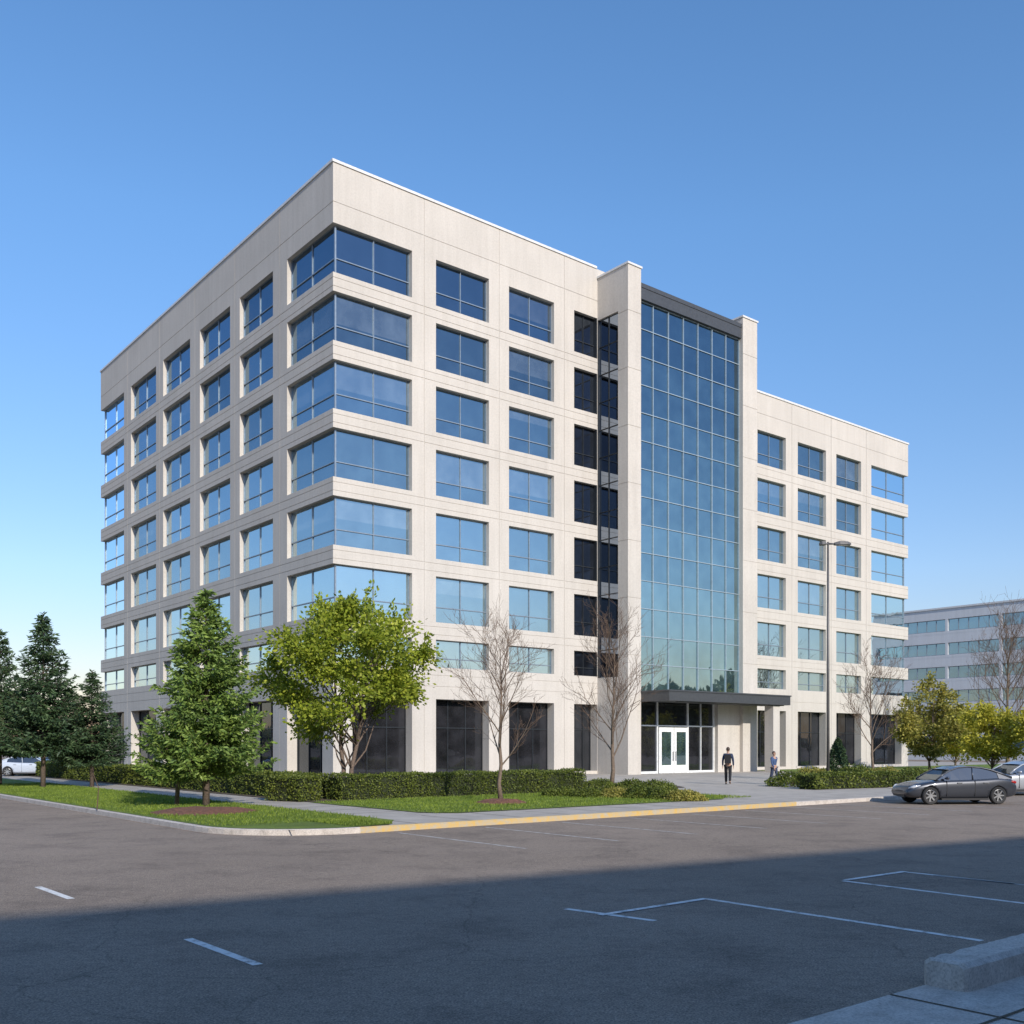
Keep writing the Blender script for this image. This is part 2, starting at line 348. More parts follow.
sg=ob("side_glazing",g.mesh("side_glazing",M['sglass']),BLD); ob("frame",f.mesh("frame",M['dframe']),sg)
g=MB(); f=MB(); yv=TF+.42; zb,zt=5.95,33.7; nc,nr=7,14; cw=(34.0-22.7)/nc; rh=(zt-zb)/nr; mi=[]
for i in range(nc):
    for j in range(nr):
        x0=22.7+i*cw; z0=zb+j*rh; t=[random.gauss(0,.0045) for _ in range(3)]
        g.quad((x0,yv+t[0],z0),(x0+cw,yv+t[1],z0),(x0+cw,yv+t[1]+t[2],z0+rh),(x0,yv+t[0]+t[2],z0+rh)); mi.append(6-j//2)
for i in range(nc+1):
    x=22.7+i*cw; x=min(max(x,22.735),33.965); f.box(x-.022,x+.022,yv-.09,yv+.03,zb,zt)
for j in range(nr+1):
    z=zb+j*rh; z=min(max(z,zb+.04),zt-.04); f.box(22.705,33.995,yv-.075,yv+.025,z-.025,z+.025)
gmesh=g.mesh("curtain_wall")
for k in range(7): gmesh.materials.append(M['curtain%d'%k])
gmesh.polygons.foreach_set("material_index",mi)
cwl=ob("curtain_wall",gmesh,BLD); ob("mullion",f.mesh("mullion",M['mull']),cwl)
mb=MB(); mb.box(22.702,33.998,TF+.12,TF+.8,33.702,34.8); mb.box(22.702,33.998,TF+.08,TF+.119,34.5,34.8)
ob("header_panel",mb.mesh("header_panel",M['dark']),BLD)
mb=MB(); mb.box(22.71,36.4,-5.7,TF-.002,5.25,5.90); mb.box(22.65,36.46,-5.76,TF-.003,5.901,6.0); mb.box(22.702,33.998,TF+.001,-1.9,5.5,5.94)
mb.box(24,36,-5.4,-5.1,5.19,5.249)
ob("canopy",mb.mesh("canopy",M['dark']),BLD)
mb=MB(); mb.box(34.6,35.4,-5.45,-4.65,.14,5.18)
ob("canopy_column",mb.mesh("canopy_column",M['conc']),BLD)
g=MB(); f=MB(); yv=-2.3
g.quad((22.7,yv,.13),(31.4,yv,.13),(31.4,yv,5.5),(22.7,yv,5.5))
for x in (22.76,25.1,28.4,31.34): f.box(x-.05,x+.05,yv-.12,yv+.02,.13,5.495)
f.box(29.85,29.9,yv-.1,yv+.02,.3,5.495)
f.box(22.71,31.38,yv-.105,yv+.015,3.55,3.64)
f.box(22.81,25.05,yv-.1,yv+.01,.14,.3); f.box(28.45,31.29,yv-.1,yv+.01,.14,.3)
en=ob("entrance_glazing",g.mesh("entrance_glazing",M['gglass']),BLD); ob("frame",f.mesh("frame",M['wframe']),en)
dm=MB(); dw=1.58; dh=3.35
dm.box(0.02,.27,-.06,.0,0.02,dh); dm.box(dw-.27,dw-.02,-.06,.0,.02,dh); dm.box(.27,dw-.27,-.058,0,.02,.6); dm.box(.27,dw-.27,-.058,0,dh-.32,dh)
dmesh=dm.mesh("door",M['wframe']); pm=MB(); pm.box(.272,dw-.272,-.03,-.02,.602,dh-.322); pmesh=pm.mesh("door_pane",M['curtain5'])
hm=MB(); hm.tube([(0,-.12,.9),(0,-.12,1.6)],[.02,.02],8); hm.box(-.015,.015,-.12,-.06,.95,.98); hm.box(-.015,.015,-.12,-.06,1.52,1.55); hmesh=hm.mesh("handle",M['dark'])
for x,hx in ((25.17,dw-.14),(26.77,.14)):
    d=ob("door",dmesh,BLD,(x,yv-.13,.13)); ob("pane",pmesh,d); ob("handle",hmesh,d,(hx,0,0))
# ============================================================ neighbouring buildings
def ribbon_building(loc,rz,Lx,Ly,floors,fh,label,mat,base=1.2,wh=1.9,gm='fglass',faces=('f','l')):
    B=ob("office_building",None,loc=loc,rot=(0,0,rz),label=label,category="building")
    m=MB(); T=floors*fh+1.3
    rows=[(base+k*fh,base+k*fh+wh) for k in range(floors)]
    sp=[]; x=1.0
    while x+8<=Lx-1: sp.append((x,x+7.4)); x+=7.8
    facade(m,lambda s,z,d:(s,d,z),0,Lx,0,T,[(a,b,r[0],r[1],.3) for a,b in sp for r in rows],hg=[r[0]-.4 for r in rows])
    sl=[]; x=1.0
    while x+8<=Ly-1: sl.append((x,x+7.4)); x+=7.8
    facade(m,lambda s,z,d:(d,s,z),0,Ly,0,T,[(a,b,r[0],r[1],.3) for a,b in sl for r in rows],hg=[r[0]-.4 for r in rows])
    m.quad((Lx,0,0),(Lx,Ly,0),(Lx,Ly,T),(Lx,0,T)); m.quad((0,Ly,0),(Lx,Ly,0),(Lx,Ly,T),(0,Ly,T))
    ob("wall",m.mesh("wall",mat),B)
    m=MB(); m.quad((0,0,T-.3),(Lx,0,T-.3),(Lx,Ly,T-.3),(0,Ly,T-.3)); m.box(Lx*.3,Lx*.5,Ly*.3,Ly*.6,T-.29,T+.5); ob("roof",m.mesh("roof",M['roof']),B)
    m=MB(); m.box(-.15,Lx+.15,-.15,.3,T+.002,T+.25); m.box(-.15,.3,.302,Ly+.15,T+.002,T+.25); ob("coping",m.mesh("coping",M['coping']),B)
    gq=MB(); gq.quad((0,.24,0),(7.4,.24,0),(7.4,.24,wh),(0,.24,wh)); gmh=gq.mesh("window",M[gm])
    fq=MB()
    for k in range(6): xx=min(max(k*1.48,.05),7.35); fq.box(xx-.045,xx+.045,.16,.239,.01,wh-.01)
    fq.box(.01,7.39,.17,.238,.01,.09); fq.box(.01,7.39,.17,.238,wh-.09,wh-.01); fmh=fq.mesh("frame",M['frame'])
    for r in rows:
        for a,b in (sp if 'f' in faces else []):
            o=ob("window",gmh,B,(a,0,r[0])); ob("frame",fmh,o)
        for a,b in (sl if 'l' in faces else []):
            o=ob("window",gmh,B,(0,b,r[0]),(0,0,-math.pi/2)); ob("frame",fmh,o)
    return B
far=Vector((59,152.6,0))+Vector((.629,-.777,0))*62
ribbon_building(far,ANG,30,74,6,3.45,"pale long office building with ribbon windows behind trees",M['conc2'],base=1.5,wh=1.75,faces=('l',))
el=math.radians(27); sx,sy=.47,-.883
A2=math.radians(31.0); dirv=Vector((math.cos(A2),math.sin(A2),0)); T2=4*3.9+1.3+.25
edge=Vector((-.52,16.5,0))+Vector((sx,sy,0))*(T2/math.tan(el))
ribbon_building(edge+dirv*58,A2+math.pi,112,24,4,3.9,"brown brick office building across the car park",M['brick'],wh=1.9,gm='dglass',faces=('f',))
# ============================================================ GROUND
m=MB(); m.quad((-1500,-1500,0),(1500,-1500,0),(1500,1500,0),(-1500,1500,0))
ob("ground",m.mesh("ground",M['asph']),kind="structure")
def arc(cx,cy,r,a0,a1,n=8): return [(cx+r*math.cos(math.radians(a0+(a1-a0)*k/n)),cy+r*math.sin(math.radians(a0+(a1-a0)*k/n))) for k in range(n+1)]
K=-30.8; UL=-19.3
outer=arc(UL+3,K+3,3,180,270)+arc(10,K+4,4,270,330,5)+[(15.5,-26.5),(17.5,-24.9),(19.5,-24.4),(90,-24.4),(90,70),(UL,70)]
def slab(pts,z,name,mat,kind="structure"):
    m=MB(); m.poly([W(u,v,z) for u,v in pts]); return ob(name,m.mesh(name,mat),kind=kind)
slab(outer,.13,"pavement",M['pave'])
def kerbstrip(pts,w,z,name,mat,closed=False):
    m=MB(); P=[Vector(p) for p in pts]; n=len(P); off=[]
    for i in range(n):
        a=P[max(i-1,0)]; b=P[min(i+1,n-1)]; d=(b-a).normalized(); off.append(P[i]+Vector((-d.y,d.x))*w)
    for i in range(n-1):
        a,b,c,d=P[i],P[i+1],off[i+1],off[i]
        m.quad(W(a.x,a.y,0),W(b.x,b.y,0),W(b.x,b.y,z-.02),W(a.x,a.y,z-.02))
        dn=(b-a).normalized(); i1=Vector((-dn.y,dn.x))*.025
        m.quad(W(a.x,a.y,z-.02),W(b.x,b.y,z-.02),W(b.x+i1.x,b.y+i1.y,z),W(a.x+i1.x,a.y+i1.y,z))
        m.quad(W(a.x+i1.x,a.y+i1.y,z),W(b.x+i1.x,b.y+i1.y,z),W(c.x,c.y,z),W(d.x,d.y,z))
    return ob(name,m.mesh(name,mat),kind="structure")
cor=arc(UL+3,K+3,3,180,270)
kerbstrip([(UL,69),(UL,K+3.01)]+cor,.17,.146,"kerb",M['kerb'])
kerbstrip([cor[-1],(1.8,K)],.17,.147,"kerb",M['yellow'])
kerbstrip([(1.8,K),(10,K)]+arc(10,K+4,4,270,330,5)+[(15.5,-26.5),(17.5,-24.9),(19.5,-24.4),(90,-24.4)],.17,.146,"kerb",M['kerb'])
ll=arc(UL+3,K+3,2.8,180,262,8)+[(-15.2,-30.4),(-14.3,-29.2),(-14.3,60),(UL+.2,60)]
slab(ll,.15,"lawn",M['grass'])
rl=[(-12,-27.0),(-11.2,-27.9),(1.2,-27.9),(3.4,-26.4),(3.6,-20),(-12,-20)]
slab(rl,.15,"lawn",M['grass'])
slab([(-11.9,-19.9),(8.2,-19.9),(10.0,-17.5),(10.5,-1),(-1,-1),(-1,60),(-11.9,60)],.151,"planting_bed",M['soil'])
slab([(13.8,-23.7),(80,-23.7),(80,-1),(38,-1),(36,-10),(20,-16)],.151,"lawn",M['grass'])
m=MB()
u=-18
while u<14:
    m.quad(W(u,-30.6,.135),W(u+.03,-30.6,.135),W(u+.03,-28.0,.135),W(u,-28.0,.135)); u+=1.8
v=-26
while v<40:
    m.quad(W(-14.3,v,.135),W(-11.9,v,.135),W(-11.9,v+.03,.135),W(-14.3,v+.03,.135)); v+=1.8
ob("paving_joints",m.mesh("paving_joints",M['soil']),kind="structure")
def diamonds(c,a,b,L,Wd):
    n=len(c); L=np.asarray(L).reshape(-1,1); Wd=np.asarray(Wd).reshape(-1,1)
    v=np.empty((n,4,3)); v[:,0]=c; v[:,1]=c+a*L*.5+b*Wd; v[:,2]=c+a*L; v[:,3]=c+a*L*.5-b*Wd
    return v
def vmesh(name,v,mat):
    n=v.shape[0]; me=bpy.data.meshes.new(name); me.vertices.add(n*4); me.vertices.foreach_set("co",v.reshape(-1).astype(np.float32))
    me.loops.add(n*4); me.loops.foreach_set("vertex_index",np.arange(n*4,dtype=np.int32))
    me.polygons.add(n); me.polygons.foreach_set("loop_start",np.arange(0,n*4,4,dtype=np.int32)); me.polygons.foreach_set("loop_total",np.full(n,4,dtype=np.int32))
    me.materials.append(mat); me.update(); me.validate(); return me
def unit(a): return a/np.maximum(np.linalg.norm(a,axis=1,keepdims=True),1e-6)
def randu(n): return unit(rng.normal(size=(n,3)))
M['blade']=leafmat("grass_blades",[(0,(.10,.15,.02)),(.5,(.18,.26,.034)),(1,(.30,.37,.07))],.35)
MUL=[(G(203,812,.152),1.6),(G(501,803,.152),.95)]
def blades(u0,u1,v0,v1,n):
    uu=rng.uniform(u0,u1,n); vv=rng.uniform(v0,v1,n)
    c=np.stack([CX+uu*ca-vv*sa,CY+uu*sa+vv*ca,np.full(n,.145)],1)
    for p,R in MUL: c=c[np.hypot(c[:,0]-p.x,c[:,1]-p.y)>R*.97]
    n=len(c)
    a=randu(n)*.45; a[:,2]=1; a=unit(a); b=unit(np.cross(a,randu(n)))
    return diamonds(c,a,b,rng.uniform(.04,.10,n),rng.uniform(.006,.012,n))
gv=np.concatenate([blades(-19.0,-14.35,-28.5,5,42000),blades(-16.4,-15,-30.4,-28,3000),blades(-11.9,3.3,-27.8,-20.1,28000)])
ob("grass",vmesh("grass",gv,M['blade']),kind="stuff")
mk=MB(); fk=MB()
def line(mbx,p,q,w=.1,z=.004):
    p=Vector(p[:2]).to_3d(); q=Vector(q[:2]).to_3d(); d=(q-p).normalized(); n=Vector((-d.y,d.x,0))*w/2; zz=Vector((0,0,z))
    mbx.quad(p-n+zz,q-n+zz,q+n+zz,p+n+zz)
for a,b in (((188,939),(258,965)),((38,887),(71,899)),((706,899),(982,941)),((905,872),(1015,884)),((843,881),(1060,908)),((566,909),(655,921)),((600,915.5),(706,899)),((845,880.5),(905,871.8))):
    line(mk,G(*a),G(*b),.11,.004 if b[1]>a[1] else .0085)
ob("parking_marking",mk.mesh("parking_marking",M['line']),kind="structure")
u=-15.5
while u<12:
    line(fk,W(u,-31.3),W(u,-36.3),.1); u+=2.75
line(fk,W(-13,-44),W(-13,-47.5),.1)
ob("parking_marking",fk.mesh("parking_marking",M['faint']),kind="structure")
k0=G(925,988); d=Vector((ca,sa,0)); nv=Vector((sa,-ca,0))
def KP(s,t,z): return k0+d*s+nv*t+Vector((0,0,z))
m=MB(); m.poly([KP(-2.2,0.0,.03),KP(14,0.0,.03),KP(14,9,.03),KP(-2.2,9,.03)]); m.quad(KP(-2.2,0,0),KP(14,0,0),KP(14,0,.03),KP(-2.2,0,.03)); m.quad(KP(-2.2,0,0),KP(-2.2,9,0),KP(-2.2,9,.03),KP(-2.2,0,.03))
ob("pavement",m.mesh("pavement",M['kerb']),kind="structure")
m=MB()
for s in (-.6,1.0,2.6,4.2): m.quad(KP(s,.45 if s>0 else 0,.0345),KP(s+.035,.45 if s>0 else 0,.0345),KP(s+.035,9,.0345),KP(s,9,.0345))
m.quad(KP(-2.2,.95,.0385),KP(14,.95,.0385),KP(14,.98,.0385),KP(-2.2,.98,.0385))
ob("paving_joints",m.mesh("paving_joints",M['soil']),kind="structure")
m=MB(); prof=[(-.02,.03),(-.02,.24),(.03,.28),(.34,.28),(.39,.24),(.39,.03)]
secs=[]; rk=random.Random(4); s=0; secs.append([KP(0,t+(.03 if t<.15 else -.03),z-(.02 if z>.1 else 0)) for t,z in prof])
s=.03
while s<14:
    j=abs((s%2.3)-2.25)<.06; ins=.02 if j else 0; ch=rk.uniform(.008,.03) if rk.random()<.14 else 0
    secs.append([KP(s,t+(ins if t<.15 else -ins)+(ch if .0<t<.1 or (t<0 and z>.1) else 0)+rk.uniform(-.003,.003),z-(ins if z>.1 else 0)-(ch if t<.1 and z>.1 else 0)+rk.uniform(-.003,.003)*(z>.1)) for t,z in prof]); s+=.07 if s<6 else 2
for a,b in zip(secs,secs[1:]):
    for i in range(len(prof)-1): m.quad(a[i],a[i+1],b[i+1],b[i])
m.poly(secs[0])
ob("kerb",m.mesh("kerb",M['kerb']),kind="structure")
# ============================================================ TREES
def bend(p,q,n,j,sag=0):
    p=Vector(p); q=Vector(q); L=(q-p).length; out=[]
    for k in range(n+1):
        t=k/n; r=p.lerp(q,t)
        if 0<k<n: r+=Vector((random.gauss(0,j*L),random.gauss(0,j*L),random.gauss(0,j*L)+sag*math.sin(math.pi*t)*L))
        out.append(r)
    return out
def leafy(name,Ht,Rad,zb,mat,nleaf,nclump,label,category,loc,lsize=.16,trunkr=.14,bark='bark',group=None,stems=1,seed=1,clr=(.13,.24),wobk=1.0):
    random.seed(seed); r=np.random.default_rng(seed)
    T=ob(name,None,loc=loc,label=label,category=category,group=group)
    tm=MB(); zc=(Ht+zb)/2-.06*Ht
    tops=[]
    for s in range(stems):
        a=s*2.4; off=.22*(stems>1)
        top=(Rad*.15*math.cos(a)*stems,Rad*.15*math.sin(a)*stems,Ht*.8)
        pts=bend((off*math.cos(a),off*math.sin(a),0),top,7,.012); tr=trunkr*(.75 if stems>1 else 1)
        tm.tube(pts,[tr*(1.25 if k==0 else 1)*(1-.85*k/7) for k in range(8)],8); tops.append(pts)
    cl=[]
    while len(cl)<nclump:
        d=Vector((random.gauss(0,1),random.gauss(0,1),random.gauss(0,1))).normalized(); rr=random.uniform(.35,1.0)**.55
        wob=1+wobk*(.2*math.sin(3*math.atan2(d.y,d.x)+seed)+.14*math.sin(6*d.z+seed))
        zf=d.z*rr; hz=(Ht-.3-zc) if zf>0 else (zc-zb)
        rad=Rad*.9*rr*wob*(1-.38*max(0,zf))
        cl.append(Vector((d.x*rad,d.y*rad,zc+hz*zf)))
    V=[]
    for c in cl:
        tp=random.choice(tops); zf=max(zb*.6,c.z-(.55*math.hypot(c.x,c.y)+random.uniform(.2,.8)))
        k=min(6,max(1,int(zf/(Ht*.8)*7))); s=tp[k]
        bp=bend(s,c,4,.035,.05); br=trunkr*.32*(1-.6*k/7)
        tm.tube(bp,[br,br*.75,br*.5,br*.3,br*.12],5,False)
        n=int(nleaf/nclump*random.uniform(.3,1.7)); cr=Rad*random.uniform(*clr)
        q=r.normal(size=(n,3))*np.array([cr,cr,cr*.5])*.8; cen=np.array(c)+q
        a=unit(q+r.normal(size=(n,3))*.6*cr+np.array([0,0,-.1])); b=unit(np.cross(a,r.normal(size=(n,3))))
        V.append(diamonds(cen,a,b,r.uniform(.7,1.3,n)*lsize,r.uniform(.25,.42,n)*lsize))
        out=(Vector(c)-Vector((0,0,zc*.7))).normalized()
        for w_ in range(3):
            L=cr*random.uniform(1.0,2.3); dv=(out+Vector((random.gauss(0,.45),random.gauss(0,.45),random.gauss(.2,.35)))).normalized()
            e=Vector(c)+dv*L; tm.tube([bp[3],Vector(c),e],[br*.3,br*.2,br*.05],3,False)
            n2=int(nleaf/nclump*.13); t=r.uniform(.2,1,(n2,1)); cen=np.array(c)+np.array(dv)*L*t+r.normal(size=(n2,3))*.09
            a=unit(np.array(dv)+r.normal(size=(n2,3))*.8); b=unit(np.cross(a,r.normal(size=(n2,3))))
            V.append(diamonds(cen,a,b,r.uniform(.7,1.3,n2)*lsize,r.uniform(.25,.42,n2)*lsize))
    ob("trunk",tm.mesh("trunk",M[bark],True),T); ob("crown",vmesh("crown",np.concatenate(V),M[mat]),T); return T
def conifer(name,Ht,Rad,zb,mat,label,loc,seed=1,stems=1,dens=1.0,bl=.17,group=None,top_pow=.85,wd=(.11,.2),dz=(.19,.27),lj=(.72,1.1)):
    random.seed(seed); r=np.random.default_rng(seed)
    T=ob(name,None,loc=loc,label=label,category="tree",group=group); tm=MB(); C=[];A=[]
    tm.tube([(0,0,0),(.03,0,Ht*.3),(0,.03,Ht*.7),(0,0,Ht)],[.13,.10,.05,.012],8)
    if stems>1: tm.tube([(-1.05,.2,0),(-.98,.2,1.2),(-.7,.1,Ht*.5)],[.08,.07,.03],7)
    z=zb
    while z<Ht-.15:
        f=(Ht-z)/(Ht-zb); base=Rad*(f**top_pow)*min(1,.8+.4*(z-zb)); nb=int(7+6*f)
        for k in range(nb):
            az=random.uniform(0,6.283); L=base*random.uniform(*lj)+.06; up=random.uniform(-.06,.16)+.3*(1-f)
            d=Vector((math.cos(az),math.sin(az),0)); zz=z+random.uniform(-.12,.12)
            pts=[Vector((0,0,zz))+d*L*t+Vector((0,0,L*(up*t-.22*math.sin(math.pi*t*.8)*f+.14*t*t))) for t in (0,.25,.5,.75,1)]
            tm.tube(pts,[.022*f+.006,.018*f+.005,.012,.008,.004],3,False)
            side=Vector((-d.y,d.x,0)); nn=max(3,int(L/.16*dens))
            for q in range(nn):
                t=(q+.5)/nn
                if t<.12: continue
                i=min(3,int(t*4)); p=pts[i].lerp(pts[i+1],t*4-i); tl=min(L*.8,(.08+.38*(1-t)*L*.55+.12))*random.uniform(.7,1.2)
                for sg in (-1,1):
                    td=(side*sg*random.uniform(.7,1)+d*.75+Vector((0,0,random.uniform(-.3,.2)))).normalized()
                    nbld=max(3,int(tl/.055*dens))
                    for w in range(nbld):
                        s=w/nbld*tl; C.append(tuple(p+td*s)); A.append(tuple(td))
        z+=random.uniform(*dz)
    for k in range(40):
        C.append((random.gauss(0,.02),random.gauss(0,.02),Ht-random.uniform(0,.6))); A.append((random.gauss(0,.6),random.gauss(0,.6),.8))
    C=np.array(C);A=np.array(A); n=len(C)
    a=unit(unit(A)+r.normal(size=(n,3))*.45); b=unit(np.cross(a,r.normal(size=(n,3))))
    V=diamonds(C,a,b,r.uniform(.7,1.3,n)*bl,r.uniform(*wd,n)*bl)
    ob("trunk",tm.mesh("trunk",M['bark'],True),T); ob("crown",vmesh("crown",V,M[mat]),T); return T
def bare(Ht,spread,label,loc,seed,trunkr=.09,z0=1.6,group=None,nl=15,lev=4,rmin=.0035,nck={1:5,2:4,3:3}):
    random.seed(seed); T=ob("bare_tree",None,loc=loc,label=label,category="tree",group=group); tm=MB(); cm=MB()
    def grow(p,d,L,r,lv):
        n=4; pts=[p.copy()]; dd=d.copy(); rads=[r]
        for k in range(n):
            dd=(dd+Vector((random.gauss(0,.09),random.gauss(0,.09),random.gauss(.05,.06)))).normalized()
            pts.append(pts[-1]+dd*L/n); rads.append(max(rmin,r*(1-.8*(k+1)/n)))
        (tm if lv<=1 else cm).tube(pts,rads,6 if lv==0 else 4 if lv==1 else 3,False)
        if lv>=lev: return
        nc=nck[lv]
        for k in range(nc):
            t=(k+1+random.uniform(-.3,.3))/(nc+.3); t=min(.97,max(.15,t)); i=min(n-1,int(t*n)); q=pts[i].lerp(pts[i+1],t*n-i)
            ax=dd.cross(Vector((random.gauss(0,1),random.gauss(0,1),random.gauss(0,1)))).normalized()
            nd=(Quaternion(ax,random.uniform(.45,.8))@dd); nd.z+=.12; nd.normalize()
            grow(q,nd,L*random.uniform(.38,.55),max(rmin*1.1,r*.42),lv+1)
    tp=bend((0,0,0),(random.uniform(-.15,.15),0,Ht*.86),8,.006)
    tm.tube(tp,[trunkr*(1.3 if k==0 else 1)*(1-.88*k/8) for k in range(9)],8)
    for k in range(nl):
        t=z0/Ht+(1-z0/Ht)*(k/nl)*.86; i=min(7,int(t/.86*8)); q=tp[i].lerp(tp[min(8,i+1)],t/.86*8-i)
        az=k*2.4+random.uniform(-.4,.4); el_=random.uniform(.7,1.05)+.2*t
        d=Vector((math.cos(az)*math.cos(el_),math.sin(az)*math.cos(el_),math.sin(el_)))
        L=(spread/max(.3,math.cos(el_)))*(1-.55*(k/nl))*random.uniform(.8,1.1)
        L=min(L,(Ht-q.z)*.98/max(.2,math.sin(el_)))
        grow(q,d,L,trunkr*.38*(1-.6*k/nl),1)
    ob("trunk",tm.mesh("trunk",M['gbark'],True),T); ob("crown",cm.mesh("crown",M['twig']),T); return T
Z=.15
def at(x,y): return G(x,y,Z)
conifer("spruce_tree",7.2,2.4,1.3,'needle',"green spruce with bare lower trunks standing on bark mulch",at(206,806),seed=3,stems=2,dens=1.3,bl=.19,wd=(.13,.24),dz=(.17,.25),top_pow=.9,lj=(.72,1.06))
leafy("maple_tree",8.9,4.0,2.5,'leaf',18000,60,"bright spring-green maple with forked trunk behind the hedge","tree",XY(346,44.5,Z),.18,.15,stems=2,seed=12,clr=(.08,.18))
bare(6.4,1.6,"slender leafless tree on lawn with mulch ring",at(501,802),11,.08,1.3,nl=15,rmin=.004,nck={1:6,2:5,3:3})
bare(7.8,2.0,"leafless tree in front of the office entrance tower",XY(611,46.5,Z),23,.10,1.4,nl=17,rmin=.0045,nck={1:6,2:5,3:3})
bare(7.0,1.6,"leafless young tree near the parked cars",XY(873,56,Z),31,.09,nl=14,rmin=.005,nck={1:6,2:5,3:3})
bare(12.0,4.0,"leafless tree with fine reddish twigs beside the far building",XY(1008,86),41,.18,3,nl=20,rmin=.008,nck={1:6,2:5,3:3})
dk=conifer("spruce_tree",8.4,2.5,1.9,'dneedle',"dark dense spruce at the lawn edge",XY(43,49,Z),seed=8,dens=.9,bl=.24,group="dark spruces at the lawn edge",top_pow=1.0,lj=(.8,1.05))
copytree(dk,XY(0,52,Z),1.7,(.82,.82,.95)); copytree(dk,XY(92,50,Z),3.3,(.82,.82,.68),"small dark spruce beside the taller ones")
copytree(dk,XY(-45,50,Z),4.3,(1,1,1.05)); copytree(dk,XY(70,62,Z),5.2,(.7,.7,.66),"small dark spruce beside the taller ones")
y1=leafy("deciduous_tree",5.4,2.3,1.2,'yleaf',7000,42,"small yellow-leaved tree beside the car park","tree",XY(992,72),.2,.09,seed=13,clr=(.14,.24))
leafy("deciduous_tree",7.4,2.5,1.3,'oleaf',8500,46,"olive-brown leafed tree beside the office wing","tree",XY(930,78),.22,.1,seed=17,clr=(.14,.24))
leafy("deciduous_tree",6.4,2.3,1.0,'yleaf',6000,38,"yellow-green leafed tree beside the office wing","tree",XY(955,86),.22,.1,seed=19,clr=(.14,.24))
copytree(y1,XY(1060,68),2.0,(1.1,1.1,1.1))
random.seed(99)
def woodland():
    V=[]; r=rng
    for (a0,a1,R,h,k) in ((200,340,230,9,7000),(60,132,420,11,9000),(-20,60,330,10,5000),(132,200,300,10,6000)):
        az_=np.radians(r.uniform(a0,a1,k)); RR=R+r.uniform(-12,12,k)
        hh=h*(.65+.25*np.sin(az_*23)+.2*np.sin(az_*61+1)+.1*np.sin(az_*140)); z=hh*r.uniform(0,1,k)**.6
        c=np.stack([RR*np.cos(az_),60+RR*np.sin(az_),z],1); a=randu(k); b=unit(np.cross(a,randu(k)))
        V.append(diamonds(c,a,b,r.uniform(1.5,3.2,k),r.uniform(.6,1.3,k)))
    k=26000; yy=r.uniform(-70,80,k); hh=13.5+2.6*np.sin(yy*.09)+1.5*np.sin(yy*.31+1)+.8*np.sin(yy*.9); z=hh*r.uniform(0,1,k)**.8
    c=np.stack([150+r.uniform(-5,5,k),yy,z],1); a=randu(k); b=unit(np.cross(a,randu(k)))
    V.append(diamonds(c,a,b,r.uniform(1.2,2.6,k),r.uniform(.5,1.1,k)))
    return np.concatenate(V)
ob("woodland",vmesh("woodland",woodland(),M['wood']),kind="stuff")
# ============================================================ HEDGES and shrubs
def hedge(p0,p1,w,h,label,seed,dens=420,name="hedge",mat='hedge',ls=.085,cat="hedge"):
    r=np.random.default_rng(seed); p0=Vector(p0);p1=Vector(p1); L=(p1-p0).length; ang=math.atan2(p1.y-p0.y,p1.x-p0.x)
    O=ob(name,None,loc=(p0.x,p0.y,Z),rot=(0,0,ang),label=label,category=cat)
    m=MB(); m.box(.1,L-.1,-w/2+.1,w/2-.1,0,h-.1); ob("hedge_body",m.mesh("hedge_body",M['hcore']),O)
    area=2*L*h+2*w*h+L*w; n=int(area*dens); x=r.uniform(0,L,n); y=r.uniform(-w/2,w/2,n); z=r.uniform(.02,h,n)
    wt=np.array([L*h,L*h,L*w,w*h,w*h]); side=r.choice(5,n,p=wt/wt.sum()); de=np.abs(r.normal(0,.04,n))
    wob=.035*np.sin(x*2.1+seed)+.025*np.sin(x*5.3)+.02*np.sin(z*7+x*3)
    y=np.where(side==0,-w/2+de-wob,y); y=np.where(side==1,w/2-de+wob,y); z=np.where(side==2,h-de+wob,z)
    x=np.where(side==3,de,x); x=np.where(side==4,L-de,x); c=np.stack([x,y,z],1)
    a=randu(n); b=unit(np.cross(a,r.normal(size=(n,3))))
    V=diamonds(c,a,b,r.uniform(.6,1.3,n)*ls,r.uniform(.25,.45,n)*ls)
    ob("foliage",vmesh("foliage",V,M[mat]),O); return O
hedge(W(-10.6,-19.1),W(1.8,-19.1),1.2,.92,"long clipped green hedge beside the lawn",1,dens=560,ls=.075)
hedge(W(-10.9,44),W(-10.9,-18.3),1.2,.92,"long clipped green hedge beside the side path",2,dens=300,ls=.095)
hedge(W(-12.2,-17.6),W(-11.6,-19.3),1.1,.9,"end of clipped hedge at the path corner",3)
hedge(G(806,789,Z),G(905,786,Z),1.2,.7,"clipped hedge in front of the office wing",4,dens=300,ls=.11)
